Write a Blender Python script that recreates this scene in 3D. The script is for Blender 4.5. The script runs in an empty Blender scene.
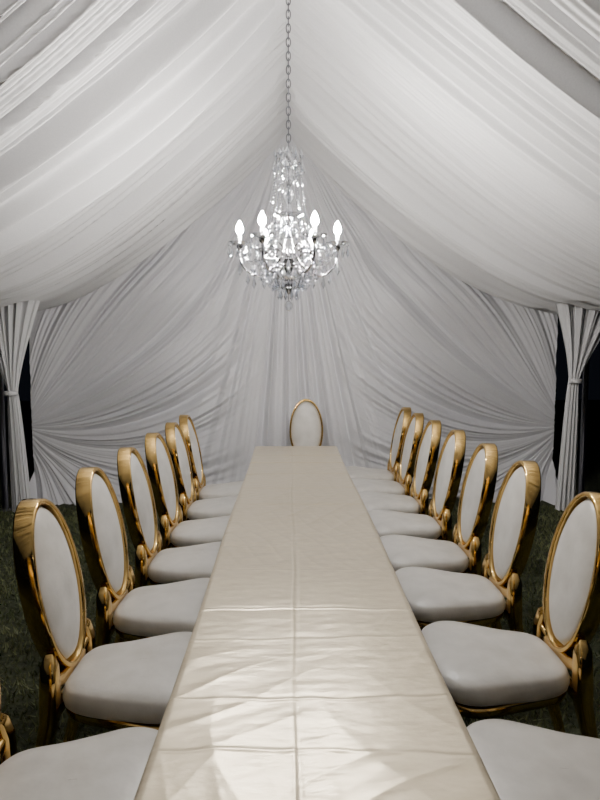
import bpy, math, random
import numpy as np
from mathutils import Vector
random.seed(4); rng=np.random.RandomState(7)
pi=math.pi
scene=bpy.context.scene

# ---------------------------------------------------------------- materials
def newmat(name):
    m=bpy.data.materials.new(name); m.use_nodes=True
    nt=m.node_tree; b=nt.nodes['Principled BSDF']; return m,nt,b
def setp(b,**k):
    for a,v in k.items():
        a=a.replace('_',' ')
        if a in b.inputs: b.inputs[a].default_value=v
def noise_bump(nt,b,scale,strength,dist=.01,detail=4,map_scale=(1,1,1)):
    tc=nt.nodes.new('ShaderNodeTexCoord'); mp=nt.nodes.new('ShaderNodeMapping')
    mp.inputs['Scale'].default_value=map_scale
    n=nt.nodes.new('ShaderNodeTexNoise'); n.inputs['Scale'].default_value=scale; n.inputs['Detail'].default_value=detail
    bp=nt.nodes.new('ShaderNodeBump'); bp.inputs['Strength'].default_value=strength; bp.inputs['Distance'].default_value=dist
    nt.links.new(tc.outputs['Object'],mp.inputs['Vector']); nt.links.new(mp.outputs[0],n.inputs['Vector'])
    nt.links.new(n.outputs['Fac'],bp.inputs['Height']); nt.links.new(bp.outputs[0],b.inputs['Normal'])
    return n,mp,tc
def ramp(nt,src,c0,c1,dst,p0=.3,p1=.7):
    r=nt.nodes.new('ShaderNodeValToRGB'); r.color_ramp.elements[0].color=(*c0,1); r.color_ramp.elements[1].color=(*c1,1)
    r.color_ramp.elements[0].position=p0; r.color_ramp.elements[1].position=p1
    nt.links.new(src,r.inputs['Fac']); nt.links.new(r.outputs['Color'],dst)

m_drape,nt,b=newmat('white_drape_fabric'); setp(b,Roughness=.5,Sheen_Weight=.1)
n,_,_=noise_bump(nt,b,120,.08,.002); ramp(nt,n.outputs['Fac'],(.70,.70,.715),(.76,.76,.77),b.inputs['Base Color'])
m_wall,nt,b=newmat('grey_white_wall_drape'); setp(b,Roughness=.45,Sheen_Weight=.1)
n,_,_=noise_bump(nt,b,120,.08,.002); ramp(nt,n.outputs['Fac'],(.72,.72,.755),(.78,.78,.81),b.inputs['Base Color'])
m_gold,nt,b=newmat('polished_gold_metal'); setp(b,Metallic=1.,Roughness=.10,Base_Color=(.70,.47,.17,1))
noise_bump(nt,b,6,.05,.01)
m_velvet,nt,b=newmat('ivory_velvet'); setp(b,Roughness=.36,Sheen_Weight=.3)
n,_,_=noise_bump(nt,b,10,.35,.012,3); ramp(nt,n.outputs['Fac'],(.53,.51,.47),(.64,.62,.58),b.inputs['Base Color'])
m_satin,nt,b=newmat('champagne_satin'); setp(b,Roughness=.31,Sheen_Weight=.15,Specular_IOR_Level=.7,Metallic=.45)
n,_,_=noise_bump(nt,b,16,.22,.008,5,(1,2.4,1)); ramp(nt,n.outputs['Fac'],(.60,.515,.365),(.68,.595,.44),b.inputs['Base Color'])
m_ply,nt,b=newmat('table_wood'); setp(b,Roughness=.5)
n,_,_=noise_bump(nt,b,5,.1); ramp(nt,n.outputs['Fac'],(.3,.19,.1),(.42,.28,.15),b.inputs['Base Color'])
m_steel,nt,b=newmat('grey_steel'); setp(b,Metallic=1.,Roughness=.35,Base_Color=(.16,.16,.18,1)); noise_bump(nt,b,30,.03)
m_chrome,nt,b=newmat('chrome'); setp(b,Metallic=1.,Roughness=.12,Base_Color=(.5,.5,.52,1)); noise_bump(nt,b,30,.02)
m_candle,nt,b=newmat('candle_sleeve'); setp(b,Roughness=.4,Base_Color=(.85,.85,.85,1)); noise_bump(nt,b,40,.05)
m_bulb,nt,b=newmat('lit_bulb'); setp(b,Base_Color=(1,1,1,1),Emission_Color=(1,.95,.885,1),Emission_Strength=1380.)
m_cry=bpy.data.materials.new('cut_crystal'); m_cry.use_nodes=True; nt=m_cry.node_tree; nt.nodes.clear()
o=nt.nodes.new('ShaderNodeOutputMaterial'); mx=nt.nodes.new('ShaderNodeMixShader'); t=nt.nodes.new('ShaderNodeBsdfTransparent')
g=nt.nodes.new('ShaderNodeBsdfGlossy'); g.inputs['Roughness'].default_value=.12; fr=nt.nodes.new('ShaderNodeLayerWeight'); fr.inputs['Blend'].default_value=.6
t.inputs[0].default_value=(.90,.92,.95,1)
nt.links.new(fr.outputs['Facing'],mx.inputs[0]); nt.links.new(t.outputs[0],mx.inputs[1]); nt.links.new(g.outputs[0],mx.inputs[2]); nt.links.new(mx.outputs[0],o.inputs[0])
m_ground,nt,b=newmat('dark_soil_lawn'); setp(b,Roughness=.95)
n,_,_=noise_bump(nt,b,22,.8,.03,8); ramp(nt,n.outputs['Fac'],(.015,.020,.008),(.055,.063,.026),b.inputs['Base Color'])
m_grass,nt,b=newmat('grass_blades'); setp(b,Roughness=.6)
tc=nt.nodes.new('ShaderNodeTexCoord'); n=nt.nodes.new('ShaderNodeTexNoise'); n.inputs['Scale'].default_value=5
nt.links.new(tc.outputs['Object'],n.inputs['Vector']); ramp(nt,n.outputs['Fac'],(.06,.085,.028),(.17,.185,.08),b.inputs['Base Color'])

# ---------------------------------------------------------------- mesh builder
class MB:
    def __init__(s): s.v=[];s.f=[];s.m=[];s.s=[]
    def grid(s,P,mat=0,smooth=True,cu=False,cv=False,flip=False):
        nu,nv=P.shape[:2]; o=len(s.v); s.v.extend(map(tuple,P.reshape(-1,3).tolist()))
        for i in range(nu if cu else nu-1):
            i2=(i+1)%nu
            for j in range(nv if cv else nv-1):
                j2=(j+1)%nv
                q=(o+i*nv+j,o+i2*nv+j,o+i2*nv+j2,o+i*nv+j2)
                s.f.append(q[::-1] if flip else q); s.m.append(mat); s.s.append(smooth)
    def poly(s,pts,mat=0,smooth=False):
        o=len(s.v); s.v.extend([tuple(p) for p in pts]); s.f.append(tuple(range(o,o+len(pts)))); s.m.append(mat); s.s.append(smooth)
    def tube(s,path,a,b_=None,n=8,ref=(0,0,1),mat=0,closed=False,sq=1.0,caps=True):
        path=np.array(path,float); N=len(path)
        a=np.broadcast_to(np.array(a,float),(N,)); b_=a if b_ is None else np.broadcast_to(np.array(b_,float),(N,))
        ref=np.array(ref,float); P=np.zeros((N,n,3))
        for i in range(N):
            if closed: t=path[(i+1)%N]-path[i-1]
            else: t=path[min(i+1,N-1)]-path[max(i-1,0)]
            t/=np.linalg.norm(t)+1e-9
            sd=np.cross(t,ref)
            if np.linalg.norm(sd)<1e-3: sd=np.cross(t,np.array((1.,0.01,0)))
            sd/=np.linalg.norm(sd); up=np.cross(sd,t)
            for k in range(n):
                th=2*pi*(k+.5)/n; c,si=math.cos(th),math.sin(th)
                c=math.copysign(abs(c)**sq,c); si=math.copysign(abs(si)**sq,si)
                P[i,k]=path[i]+sd*a[i]*c+up*b_[i]*si
        s.grid(P,mat,True,cu=closed,cv=True)
        if caps and not closed:
            s.poly(P[0],mat); s.poly(P[-1][::-1],mat)
    def lathe(s,prof,c=(0,0,0),n=24,mat=0,smooth=True):
        P=np.zeros((len(prof),n,3))
        for i,(r,z) in enumerate(prof):
            for k in range(n):
                th=2*pi*k/n; P[i,k]=(c[0]+r*math.cos(th),c[1]+r*math.sin(th),c[2]+z)
        s.grid(P,mat,smooth,cv=True)
    def crystal(s,p,w,h,mat=0,top=.3,n=5):
        x,y,z=p; o=len(s.v); ph=random.random()*6
        s.v.append((x,y,z)); 
        for k in range(n):
            th=2*pi*k/n+ph; s.v.append((x+w*math.cos(th),y+w*math.sin(th),z-h*(1-top)))
        s.v.append((x,y,z-h))
        for k in range(n):
            k2=(k+1)%n
            s.f.append((o,o+1+k,o+1+k2)); s.f.append((o+n+1,o+1+k2,o+1+k)); s.m+= [mat]*2; s.s+=[False]*2
    def box(s,c,d,mat=0):
        x,y,z=c;a,b_,h=d[0]/2,d[1]/2,d[2]/2; o=len(s.v)
        for X,Y,Z in [(-a,-b_,-h),(a,-b_,-h),(a,b_,-h),(-a,b_,-h),(-a,-b_,h),(a,-b_,h),(a,b_,h),(-a,b_,h)]: s.v.append((x+X,y+Y,z+Z))
        for f in [(0,3,2,1),(4,5,6,7),(0,1,5,4),(1,2,6,5),(2,3,7,6),(3,0,4,7)]: s.f.append(tuple(o+i for i in f)); s.m.append(mat); s.s.append(False)
    def mesh(s,name,mats):
        me=bpy.data.meshes.new(name); me.from_pydata(s.v,[],s.f)
        for m in mats: me.materials.append(m)
        me.polygons.foreach_set('material_index',s.m); me.polygons.foreach_set('use_smooth',s.s); me.update(); return me
    def obj(s,name,mats,parent=None):
        o=bpy.data.objects.new(name,s.mesh(name,mats)); scene.collection.objects.link(o)
        if parent: o.parent=parent
        return o

# ---------------------------------------------------------------- fold functions
def make_folds(seed,n=12,lo=.6,hi=4.5,fall=.75):
    r=np.random.RandomState(seed); ks=np.exp(r.uniform(math.log(lo),math.log(hi),n)); ph=r.uniform(0,6.28,n); a=ks**-fall
    def f(p):
        out=np.zeros_like(p)
        for k,h,w in zip(ks,ph,a): out+=w*(1.3*(1-np.abs(np.sin(.5*(k*p+h))))-.5+.5*np.sin(k*1.3*p+h*2))
        return out/np.sum(a)
    return f
def vnoise2(x,y,seed,sc):
    r=np.random.RandomState(seed); out=0
    for i in range(6):
        k=r.normal(size=2)*sc; out=out+np.sin(k[0]*x+k[1]*y+r.uniform(0,6.28))
    return out/6

HW=2.95; DW=6.7; ZR=4.02; ZE=2.10; RX=-.08
def zroof(t): return ZE+(ZR-ZE)*(1-t)**1.42

# ---------------------------------------------------------------- ceiling
mb=MB()
for side in (-1,1):
    ny,nt_=2200,44
    Y=np.linspace(-2.2,DW+.05,ny)[:,None]; T=np.linspace(0,1,nt_)[None,:]
    Yg=Y+0*T; Tg=T+0*Y
    f1=make_folds(11+side,20,.7,8.5,.60); f2=make_folds(31+side,8,.25,.9)
    p=Yg+.18*vnoise2(Yg,Tg*2.5,3+side,1.3)+.20*np.sin(Tg*pi)*vnoise2(Yg,Tg,9+side,2.)
    env=(.30+.70*np.sin(np.clip(Tg*1.05+.05,0,1)*pi)**.6)
    amp=.034*(.95+1.2*vnoise2(Yg,Tg*.8,5+side,1.8))*env
    h=amp*f1(p*20)*8.5+.17*f2(p*13)*env
    x=HW*Tg; z=zroof(Tg); dz=-(ZR-ZE)*1.42*(1-Tg+1e-3)**.42/HW
    nl=np.sqrt(1+dz*dz); X=side*(x+h*dz/nl*(Tg>0.03))+RX*(1-Tg); Z=z-h/nl
    X=np.where(Tg<.001,RX,X)
    P=np.stack([X,Yg,Z],-1); mb.grid(P,0,True,flip=(side<0))
ceil=mb.obj('ceiling',[m_drape])

# ---------------------------------------------------------------- back wall drape
nx,nz=900,480
U=np.linspace(-1,1,nx)[:,None]; V=np.linspace(0,1,nz)[None,:]
X=U*HW+0*V; Zt=zroof(np.abs(U))+.12; Z=Zt*V
A=(RX,4.15); f1=make_folds(77,14,.6,4.2,.6); f2=make_folds(78,14,.5,4.,.65); f3=make_folds(79,6,.2,.7)
def wallh(X,Z):
    ax=np.abs(X); T=(3.05,.82)
    sgn=np.where(X<0,3.7,0.)
    thA=np.arctan2(X-A[0],A[1]-Z)
    dA=np.hypot(X-A[0],A[1]-Z); dT=np.hypot(ax-T[0],Z-T[1])
    v1=np.arctan2(A[1]-Z,-ax); v2=np.arctan2(T[1]-Z,T[0]-ax)
    s=(v1-v2)%(2*pi)
    s=s+.04*vnoise2(X,Z,21,1.2)
    w=1/(1+np.exp((ax-.30-.16*(A[1]-Z))*5))
    ampT=np.clip(dT*.5,.08,1)*np.clip(dA*.7,.1,1)
    upper=1/(1+np.exp(-((Z-(.9+ .50*(3-ax)))*5)))
    h=w*f1(thA*62)*.20*np.clip(dA*.5,.12,1)
    h+=(1-w)*(f2(s*36+sgn)*.21*(1-.6*upper)+f3(s*28+sgn)*.15)*ampT
    h+=.05*upper*(1-w)*np.sin(6.5*(Z+.28*(ax-1.4)**2)+1.2*vnoise2(X,Z,33,1.))*np.clip((HW-ax)*1.2,0,1)
    return h
H=wallh(X,Z)
kick=(.06+.30*np.clip(np.abs(U)-.45,0,.5)*2)*np.clip(1-Z/.45,0,1)**2*(1+.5*H/.1)
P=np.stack([X,DW+.03-H-kick,np.maximum(Z,.004)],-1)
mb=MB(); mb.grid(P,0,True); wall=mb.obj('wall_back',[m_wall])

# ---------------------------------------------------------------- corner curtains with tiebacks
def curtain(cx_top,cx_tie,cx_bot,y0,z_tie,seed):
    mb=MB(); f=make_folds(seed,8,.8,3.); nu,nv=200,120
    P=np.zeros((nu,nv,3)); u=np.linspace(-1,1,nu)
    for j in range(nv):
        z=2.16*(1-j/(nv-1))+.01
        if z>z_tie:
            k=(z-z_tie)/(2.16-z_tie); w=.05+.30*k**1.25; cx=cx_tie+(cx_top-cx_tie)*k; am=.03+.08*k
        else:
            k=(z_tie-z)/z_tie; w=.05+.05*k**.6; cx=cx_tie+(cx_bot-cx_tie)*k; am=.03+.02*k
        P[:,j,0]=cx+u*w; P[:,j,2]=z; P[:,j,1]=y0-am*1.4*f(u*16)+.04*(u**2)
    mb.grid(P,0,True)
    th=np.linspace(0,2*pi,33)[:-1]
    mb.tube([(cx_tie+.057*math.cos(t),y0+.05*math.sin(t),z_tie) for t in th],.012,.025,8,closed=True,mat=0,ref=(0,0,1))
    return mb.obj('curtain',[m_drape])
curtain(-2.93,-2.87,-2.82,6.08,1.24,51)
curtain(3.0,2.86,2.82,6.08,1.36,52)
for sx in (-1,1):
    mb=MB(); mb.lathe([(0,0),(.09,0),(.09,.01),(.03,.02),(.03,2.12),(.045,2.12),(.045,2.2),(0,2.2)],n=20)
    o=mb.obj('tent_pole',[m_steel]); o.location=(sx*3.05,6.25,0)

# ---------------------------------------------------------------- ground with grass blades (one object)
mb=MB(); mb.poly([(-14,-8,0),(14,-8,0),(14,20,0),(-14,20,0)])
N=70000
gx=rng.uniform(-3.9,3.9,N); gy=rng.uniform(.3,6.3,N); gh=rng.uniform(.015,.05,N); ga=rng.uniform(0,6.28,N); lx=rng.normal(0,.018,N); ly=rng.normal(0,.018,N)
w=.005
v=np.zeros((N,3,3)); v[:,0]=np.stack([gx-w*np.cos(ga),gy-w*np.sin(ga),0*gx],-1); v[:,1]=np.stack([gx+w*np.cos(ga),gy+w*np.sin(ga),0*gx],-1); v[:,2]=np.stack([gx+lx,gy+ly,gh],-1)
mb.v.extend(map(tuple,v.reshape(-1,3).tolist())); mb.f.extend([(4+3*i,5+3*i,6+3*i) for i in range(N)]); mb.m+= [1]*N; mb.s+=[False]*N
mb.obj('floor',[m_ground,m_grass])

# ---------------------------------------------------------------- table
TW=.38; TY0=.55; TY1=5.7; TZ=.75
mb=MB()
ys=np.linspace(TY0,TY1,1300); us=np.linspace(-1,1,190)
Yg,Ug=np.meshgrid(ys,us,indexing='ij')
taper=TW+.012*(Yg-TY0)/(TY1-TY0)
Xg=Ug*(taper+.005*np.sin(Yg*2.1+1)*np.abs(Ug)**6)
brk=lambda s,q: .65+.45*vnoise2(Xg*3,Yg*3,s,q)*2
crease=.0038*np.exp(-((Xg+.045-.005*np.sin(Yg*3)-.002*np.sin(Yg*11))/.0040)**2)*brk(90,1.)-.0015*np.exp(-((Xg+.032-.005*np.sin(Yg*3))/.007)**2)
for i,(yc,hh) in enumerate([(.98,.9),(1.30,.5),(1.52,.9),(1.85,.4),(2.06,1.),(2.45,.6),(2.78,1.),(3.2,.8),(3.52,1.4),(3.95,1.3),(4.4,2.0),(4.85,1.7),(5.2,2.)]):
    wv=yc+.010*np.sin(Xg*5+i*2)+.03*Xg*math.sin(i*4.1)+.003*np.sin(Xg*30+i)
    crease+=hh*(.0028*np.exp(-((Yg-wv)/.0055)**2)-.0013*np.exp(-((Yg-wv-.016)/.009)**2))*brk(100+i,1.4)
def rid(p): return (1-np.abs(np.sin(p)))**2.5
near=np.clip((2.7-Yg)/1.6,0,1)
wr=.0016*vnoise2(Xg*4,Yg*5,61,1.6)+.0013*vnoise2(Xg*8,Yg*22,62,1.5)+.0007*vnoise2(Xg*16,Yg*50,63,1.5)
m1=lambda s: np.clip(vnoise2(Xg*3,Yg*3,s,1.)*2.2+.15,0,1)
wr+=(.0022+.0016*near)*rid(9*(Yg*.7+Xg*1.3)+2.5*vnoise2(Xg*2,Yg*2,64,1.5))*m1(65)
wr+=(.0022+.0016*near)*rid(10*(Yg*.8-Xg*1.1)+2.5*vnoise2(Xg*2,Yg*2,66,1.5))*m1(67)
wr+=(.0014+.0012*near)*rid(26*(Yg*.9-Xg*.5)+2.5*vnoise2(Xg*3,Yg*3,68,1.5))*m1(69)
wr+=(.0014+.0012*near)*rid(24*(Yg*.5+Xg*1.2)+2.5*vnoise2(Xg*3,Yg*3,70,1.5))*m1(71)
edge=np.clip((1-np.abs(Ug))*20,0,1)**.5
Zg=TZ+.006+crease+wr*edge-.008*(1-edge)
mb.grid(np.stack([Xg,Yg,Zg],-1),0,True)
def skirt(line,nrm,seed):
    line=np.array(line); f=make_folds(seed,8,.5,3); n=len(line); P=np.zeros((n,10,3)); nrm=np.array(nrm)
    s=np.arange(n)*.0045
    for j in range(10):
        k=j/9; P[:,j]=line+nrm*(.004+.012*k*f(s*25)[:,None]+.004*k); P[:,j,2]=line[:,2]-.14*k
    P[:,0]=line
    mb.grid(P,0,True)
T=np.stack([Xg,Yg,Zg],-1)
skirt(T[:,0],(-1,0,0),1); skirt(T[:,-1],(1,0,0),2); skirt(T[0,:],(0,-1,0),3); skirt(T[-1,:],(0,1,0),4)
mb.box((0,(TY0+TY1)/2,TZ-.025),(2*TW-.03,TY1-TY0-.03,.04),1)
for yy in (.85,2.9,3.3,5.3):
    for xx in (-.27,.27): mb.tube([(xx,yy,0),(xx,yy,TZ-.045)],.014,n=10,mat=2,ref=(1,0,0))
    mb.tube([(-.27,yy,.12),(.27,yy,.12)],.011,n=8,mat=2); mb.tube([(-.27,yy,TZ-.09),(.27,yy,TZ-.09)],.011,n=8,mat=2)
mb.obj('banquet_table',[m_satin,m_ply,m_steel])

# ---------------------------------------------------------------- dining chair (faces +X)
def chair_mesh():
    mb=MB()
    a,b_=.184,.315; zc=.81; x0=-.268
    def S(y,zl,d=0):
        return np.array((x0-.235*(zl+b_)+.03*((zl+b_)/.62)**2+ .5*y*y + d, y, zc+zl))
    n=88
    rt=.020; dp=.036
    prof=[(.0,-.85),(.0,.85),(.12,1.),(.88,1.),(1,.85),(1,-.85),(.88,-1.),(.12,-1.)]
    P=np.zeros((n,8,3))
    for i in range(n):
        th=2*pi*i/n; c,s_=math.cos(th),math.sin(th)
        for k,(r,d) in enumerate(prof):
            P[i,k]=S((a-rt*r)*c,(b_-rt*r)*s_,d*dp)
    mb.grid(P,0,True,cu=True,cv=True)
    for sg in (1,-1):
        nr,na=16,64; P=np.zeros((nr,na,3))
        for i in range(nr):
            r=1-i/(nr-1)*.999
            dm=.018+.036*(1-r**3.6)
            if i==0: dm=0
            for k in range(na):
                th=2*pi*k/na; P[i,k]=S((a-rt+.001)*r*math.cos(th),(b_-rt+.001)*r*math.sin(th),sg*dm)
        mb.grid(P,1,True,cv=True,flip=sg<0)
    def outline(th,sc=1.0):
        c,s_=math.cos(th),math.sin(th); e=.50
        X=math.copysign(abs(c)**e,c)*(.25*sc)
        q=X/.25
        wv=.238*(1+.15*q)+.016*math.sin(q*2.8)
        Y=math.copysign(abs(s_)**e,s_)*(wv*sc)
        X+=.025*(1-(Y/.27)**2) if X>0 else 0
        return X,Y
    na=88
    def layer(seq,mat,tilt=0):
        P=np.zeros((len(seq),na,3))
        for i,(sc,z) in enumerate(seq):
            for k in range(na):
                X,Y=outline(2*pi*k/na,sc); P[i,k]=(X,Y,z+.02*tilt*(X/.25)+.012*tilt*math.sin(X*16))
        mb.grid(P,mat,True,cv=True)
    layer([(.97,.412),(1.0,.42),(1.02,.44),(1.018,.458),(.99,.478),(.94,.489),(.8,.500),(.55,.507),(.3,.510),(.001,.511)],1,.4)
    layer([(.001,.368),(.93,.368),(.965,.373),(.98,.383),(.98,.402),(.96,.41),(.9,.41)],0)
    for sg in (-1,1):
        pth=[(-.37,sg*.182,0),(-.335,sg*.182,.12),(-.295,sg*.182,.27),(-.270,sg*.182,.38),(-.266,sg*.181,.45),(-.266,sg*.176,.52),(-.272,sg*.162,.57),(-.278,sg*.142,.60)]
        mb.tube(pth,[.019,.022,.026,.030,.032,.031,.028,.016],[.019,.021,.024,.028,.030,.029,.026,.014],n=12,sq=.4,ref=(0,1,0))
        fl=[(.235,sg*.225,0),(.222,sg*.223,.10),(.212,sg*.22,.22),(.212,sg*.22,.32),(.218,sg*.222,.395)]
        mb.tube(fl,[.013,.015,.018,.024,.03],[.013,.015,.018,.024,.03],n=12,sq=.5,ref=(0,1,0))
    mb.tube([(-.262,-.18,.40),(-.266,0,.40),(-.262,.18,.40)],.018,.03,n=12,sq=.5,ref=(0,0,1))
    mb.tube([(-.266,-.165,.51),(-.266,-.10,.490),(-.266,0,.484),(-.266,.10,.490),(-.266,.165,.51)],.024,.026,n=12,sq=.5,ref=(0,0,1))
    return mb.mesh('dining_chair',[m_gold,m_velvet])
cm=chair_mesh()
def chair(x,y,rot,sc=(1,1,1)):
    o=bpy.data.objects.new('dining_chair',cm); scene.collection.objects.link(o)
    o.location=(x,y,0); o.rotation_euler=(0,0,rot); o.scale=sc
L=[(1.55,-.66,-1),(2.19,-.625,-1),(2.79,-.62,-2),(3.38,-.60,-1),(3.97,-.59,-3),(4.56,-.58,-2),(5.10,-.575,-1)]
R=[(1.57,.72,0),(2.27,.75,0),(2.93,.745,1),(3.50,.735,0),(4.10,.725,1),(4.68,.705,1),(5.22,.69,1),(5.76,.69,1)]
for y,x,r in L: chair(x,y,math.radians(r))
for y,x,r in R: chair(x,y,math.radians(180+r))
chair(.115,5.97,math.radians(-90),(1,.97,1.03))

# ---------------------------------------------------------------- chandelier
root=bpy.data.objects.new('chandelier',None); scene.collection.objects.link(root); CX,CY=RX+.018,3.5; root.location=(CX,CY,-.02)
met=MB(); cry=MB(); can=MB(); bul=MB(); chn=MB()
z=2.85; i=0
while z<3.95:
    pts=[]
    for k in range(14):
        t=2*pi*k/14; u=.012*math.cos(t); w_=.025*math.sin(t)
        pts.append((u,0,z+w_) if i%2 else (0,u,z+w_))
    chn.tube(pts,.0034,n=6,closed=True,ref=(0,1,0) if i%2 else (1,0,0)); z+=.037; i+=1
chn.lathe([(0,3.95),(.05,3.95),(.055,3.98),(.03,4.01),(0,4.02)],n=24)
D=-.035
prof=[(0,2.82),(.008,2.82),(.01,2.79),(.03,2.77),(.012,2.75),(.012,2.68),(.028,2.65),(.012,2.62),(.011,2.50),(.03,2.47),(.035,2.45),(.02,2.43),(.014,2.35),(.025,2.30),(.04,2.26),(.045,2.22),(.03,2.17),(.015,2.13),(.025,2.09),(.025,2.06),(.01,2.02),(0,2.01)]
met.lathe(prof,n=24)
cry.lathe([(.012,2.62),(.035,2.58),(.035,2.56),(.012,2.52)],n=10,smooth=False)
cry.lathe([(.014,2.42),(.045,2.39),(.05,2.36),(.02,2.33)],n=10,smooth=False)
def dish(r,z,c=(0,0)):
    n=20; pr=[(.012,z),(r*.6,z+.006),(r,z+.022),(r*1.02,z+.024),(r*.6,z+.011),(.012,z+.005)]
    cry.lathe(pr,(c[0],c[1],0),n=n,smooth=False)
dish(.075,2.755+D); dish(.085,2.44); dish(.085,2.09)
def strand(p0,p1,sag,n,s=.006):
    for k in range(n+1):
        t=k/n; x=p0[0]+(p1[0]-p0[0])*t; y=p0[1]+(p1[1]-p0[1])*t; zz=p0[2]+(p1[2]-p0[2])*t-sag*4*t*(1-t)
        cry.crystal((x,y,zz+s),s,2*s,top=.5,n=6)
for k in range(10):
    th=2*pi*k/10+.2; c,s_=math.cos(th),math.sin(th)
    met.tube([(.01*c,.01*s_,2.77+D),(.035*c,.035*s_,2.76+D),(.065*c,.065*s_,2.775+D),(.078*c,.078*s_,2.80+D),(.068*c,.068*s_,2.825+D)],.0028,n=6)
    cry.crystal((.085*c,.085*s_,2.785+D),.013,.06); cry.crystal((.078*c,.078*s_,2.86+D),.011,.05); cry.crystal((.045*c,.045*s_,2.87+D),.010,.05)
    strand((.075*c,.075*s_,2.755+D),(.115*c,.115*s_,2.40),.045,22,.0075)
    c2,s2=math.cos(th+.3),math.sin(th+.3)
    strand((.04*c,.04*s_,2.75+D),(.08*c2,.08*s2,2.45),.0,18,.006)
    cry.crystal((.085*c2,.085*s2,2.44),.013,.065)
for ring_r,zr,nn,h in ((.115,2.40,16,.06),(.085,2.11,16,.075),(.055,2.05,10,.065),(.12,2.17,20,.065),(.16,2.15,20,.06),(.20,2.19,20,.055)):
    met.tube([(ring_r*math.cos(2*pi*k/32),ring_r*math.sin(2*pi*k/32),zr) for k in range(32)],.0022,n=6,closed=True)
    for k in range(nn):
        th=2*pi*k/nn; cry.crystal((ring_r*math.cos(th),ring_r*math.sin(th),zr-.004),.013,h)
met.tube([(0,0,2.02),(0,0,1.975)],.003,n=6)
cry.lathe([(.001,1.98),(.015,1.975),(.024,1.957),(.024,1.942),(.015,1.925),(.001,1.92)],n=10,smooth=False)
def arc(pts,n=22):
    pts=[Vector(p) for p in pts]; out=[]
    P=[pts[0]]+pts+[pts[-1]]
    for i in range(len(pts)-1):
        p0,p1,p2,p3=P[i:i+4]
        for k in range(6):
            t=k/6; out.append(tuple(.5*((2*p1)+(p2-p0)*t+(2*p0-5*p1+4*p2-p3)*t*t+(3*p1-p0-3*p2+p3)*t**3)))
    out.append(tuple(pts[-1])); return out
for k in range(6):
    th=math.radians(-90+30+60*k); c,s_=math.cos(th),math.sin(th); R0=.28
    f=lambda r,z:(r*c,r*s_,z)
    met.tube(arc([f(.035,2.24),f(.085,2.17),f(.15,2.125),f(.215,2.13),f(.27,2.19),f(.28,2.275)]),.0060,n=8)
    met.tube(arc([f(.05,2.26),f(.10,2.29),f(.14,2.27),f(.135,2.22),f(.11,2.22)]),.0035,n=6)
    dish(.065,2.285,(R0*c,R0*s_)); met.lathe([(.006,2.26),(.018,2.275),(.02,2.30),(.014,2.31),(.0,2.31)],(R0*c,R0*s_,0),n=14)
    can.lathe([(.0105,2.30),(.0105,2.350),(.006,2.355),(0,2.355)],(R0*c,R0*s_,0),n=16)
    bul.lathe([(.0,2.355),(.009,2.355),(.018,2.367),(.022,2.382),(.017,2.402),(.007,2.422),(0,2.432)],(R0*c,R0*s_,0),n=14)
    for q in range(9):
        ph=2*pi*q/9+k; x,y=R0*c+.062*math.cos(ph),R0*s_+.062*math.sin(ph)
        cry.crystal((x,y,2.30),.008,.016,top=.5); cry.crystal((x,y,2.286),.012,.06)
    cry.crystal((R0*c,R0*s_,2.255),.008,.016,top=.5); cry.crystal((R0*c,R0*s_,2.22),.018,.10)
    cry.crystal(f(.2,2.125),.015,.08); cry.crystal(f(.14,2.125),.014,.08); cry.crystal(f(.235,2.14),.014,.07)
    th2=th+math.radians(60); a0=(.27*c,.27*s_,2.285); a1=(.27*math.cos(th2),.27*math.sin(th2),2.285)
    strand(a0,a1,.10,24,.007)
    b0=(.16*c,.16*s_,2.13); b1=(.16*math.cos(th2),.16*math.sin(th2),2.13); strand(b0,b1,.05,14,.006)
    strand(f(.115,2.40),f(.24,2.29),.05,16,.007); strand(f(.15,2.13),f(.06,2.05),.02,9,.006)
    thm=th+math.radians(30); met.tube(arc([(.05*math.cos(thm),.05*math.sin(thm),2.2),(.11*math.cos(thm),.11*math.sin(thm),2.25),(.15*math.cos(thm),.15*math.sin(thm),2.21)]),.004,n=6)
    cry.crystal((.15*math.cos(thm),.15*math.sin(thm),2.205),.015,.08)
    cry.crystal((.235*math.cos(thm),.235*math.sin(thm),2.18),.012,.06)
chn.obj('chain',[m_steel],root); met.obj('frame',[m_chrome],root); cry.obj('crystals',[m_cry],root); can.obj('candle_sleeves',[m_candle],root); bul.obj('bulbs',[m_bulb],root)

# ---------------------------------------------------------------- world, camera, light
wd=bpy.data.worlds.new('night'); scene.world=wd; wd.use_nodes=True
wd.node_tree.nodes['Background'].inputs[0].default_value=(.01,.012,.018,1); wd.node_tree.nodes['Background'].inputs[1].default_value=.3
ld=bpy.data.lights.new('fill_light','POINT'); ld.energy=7; ld.shadow_soft_size=.12; ld.color=(1,.97,.93)  # added fill behind the camera, stands in for an imagined second chandelier
lo=bpy.data.objects.new('fill_light',ld); lo.location=(0,-1.2,2.4); scene.collection.objects.link(lo)

cd=bpy.data.cameras.new('camera'); cd.lens=27; cd.sensor_width=36; cd.clip_start=.05
co=bpy.data.objects.new('camera',cd); scene.collection.objects.link(co); co.location=(-.055,0,1.675)
co.rotation_euler=(math.radians(90-4.76),0,math.radians(-.95)); scene.camera=co
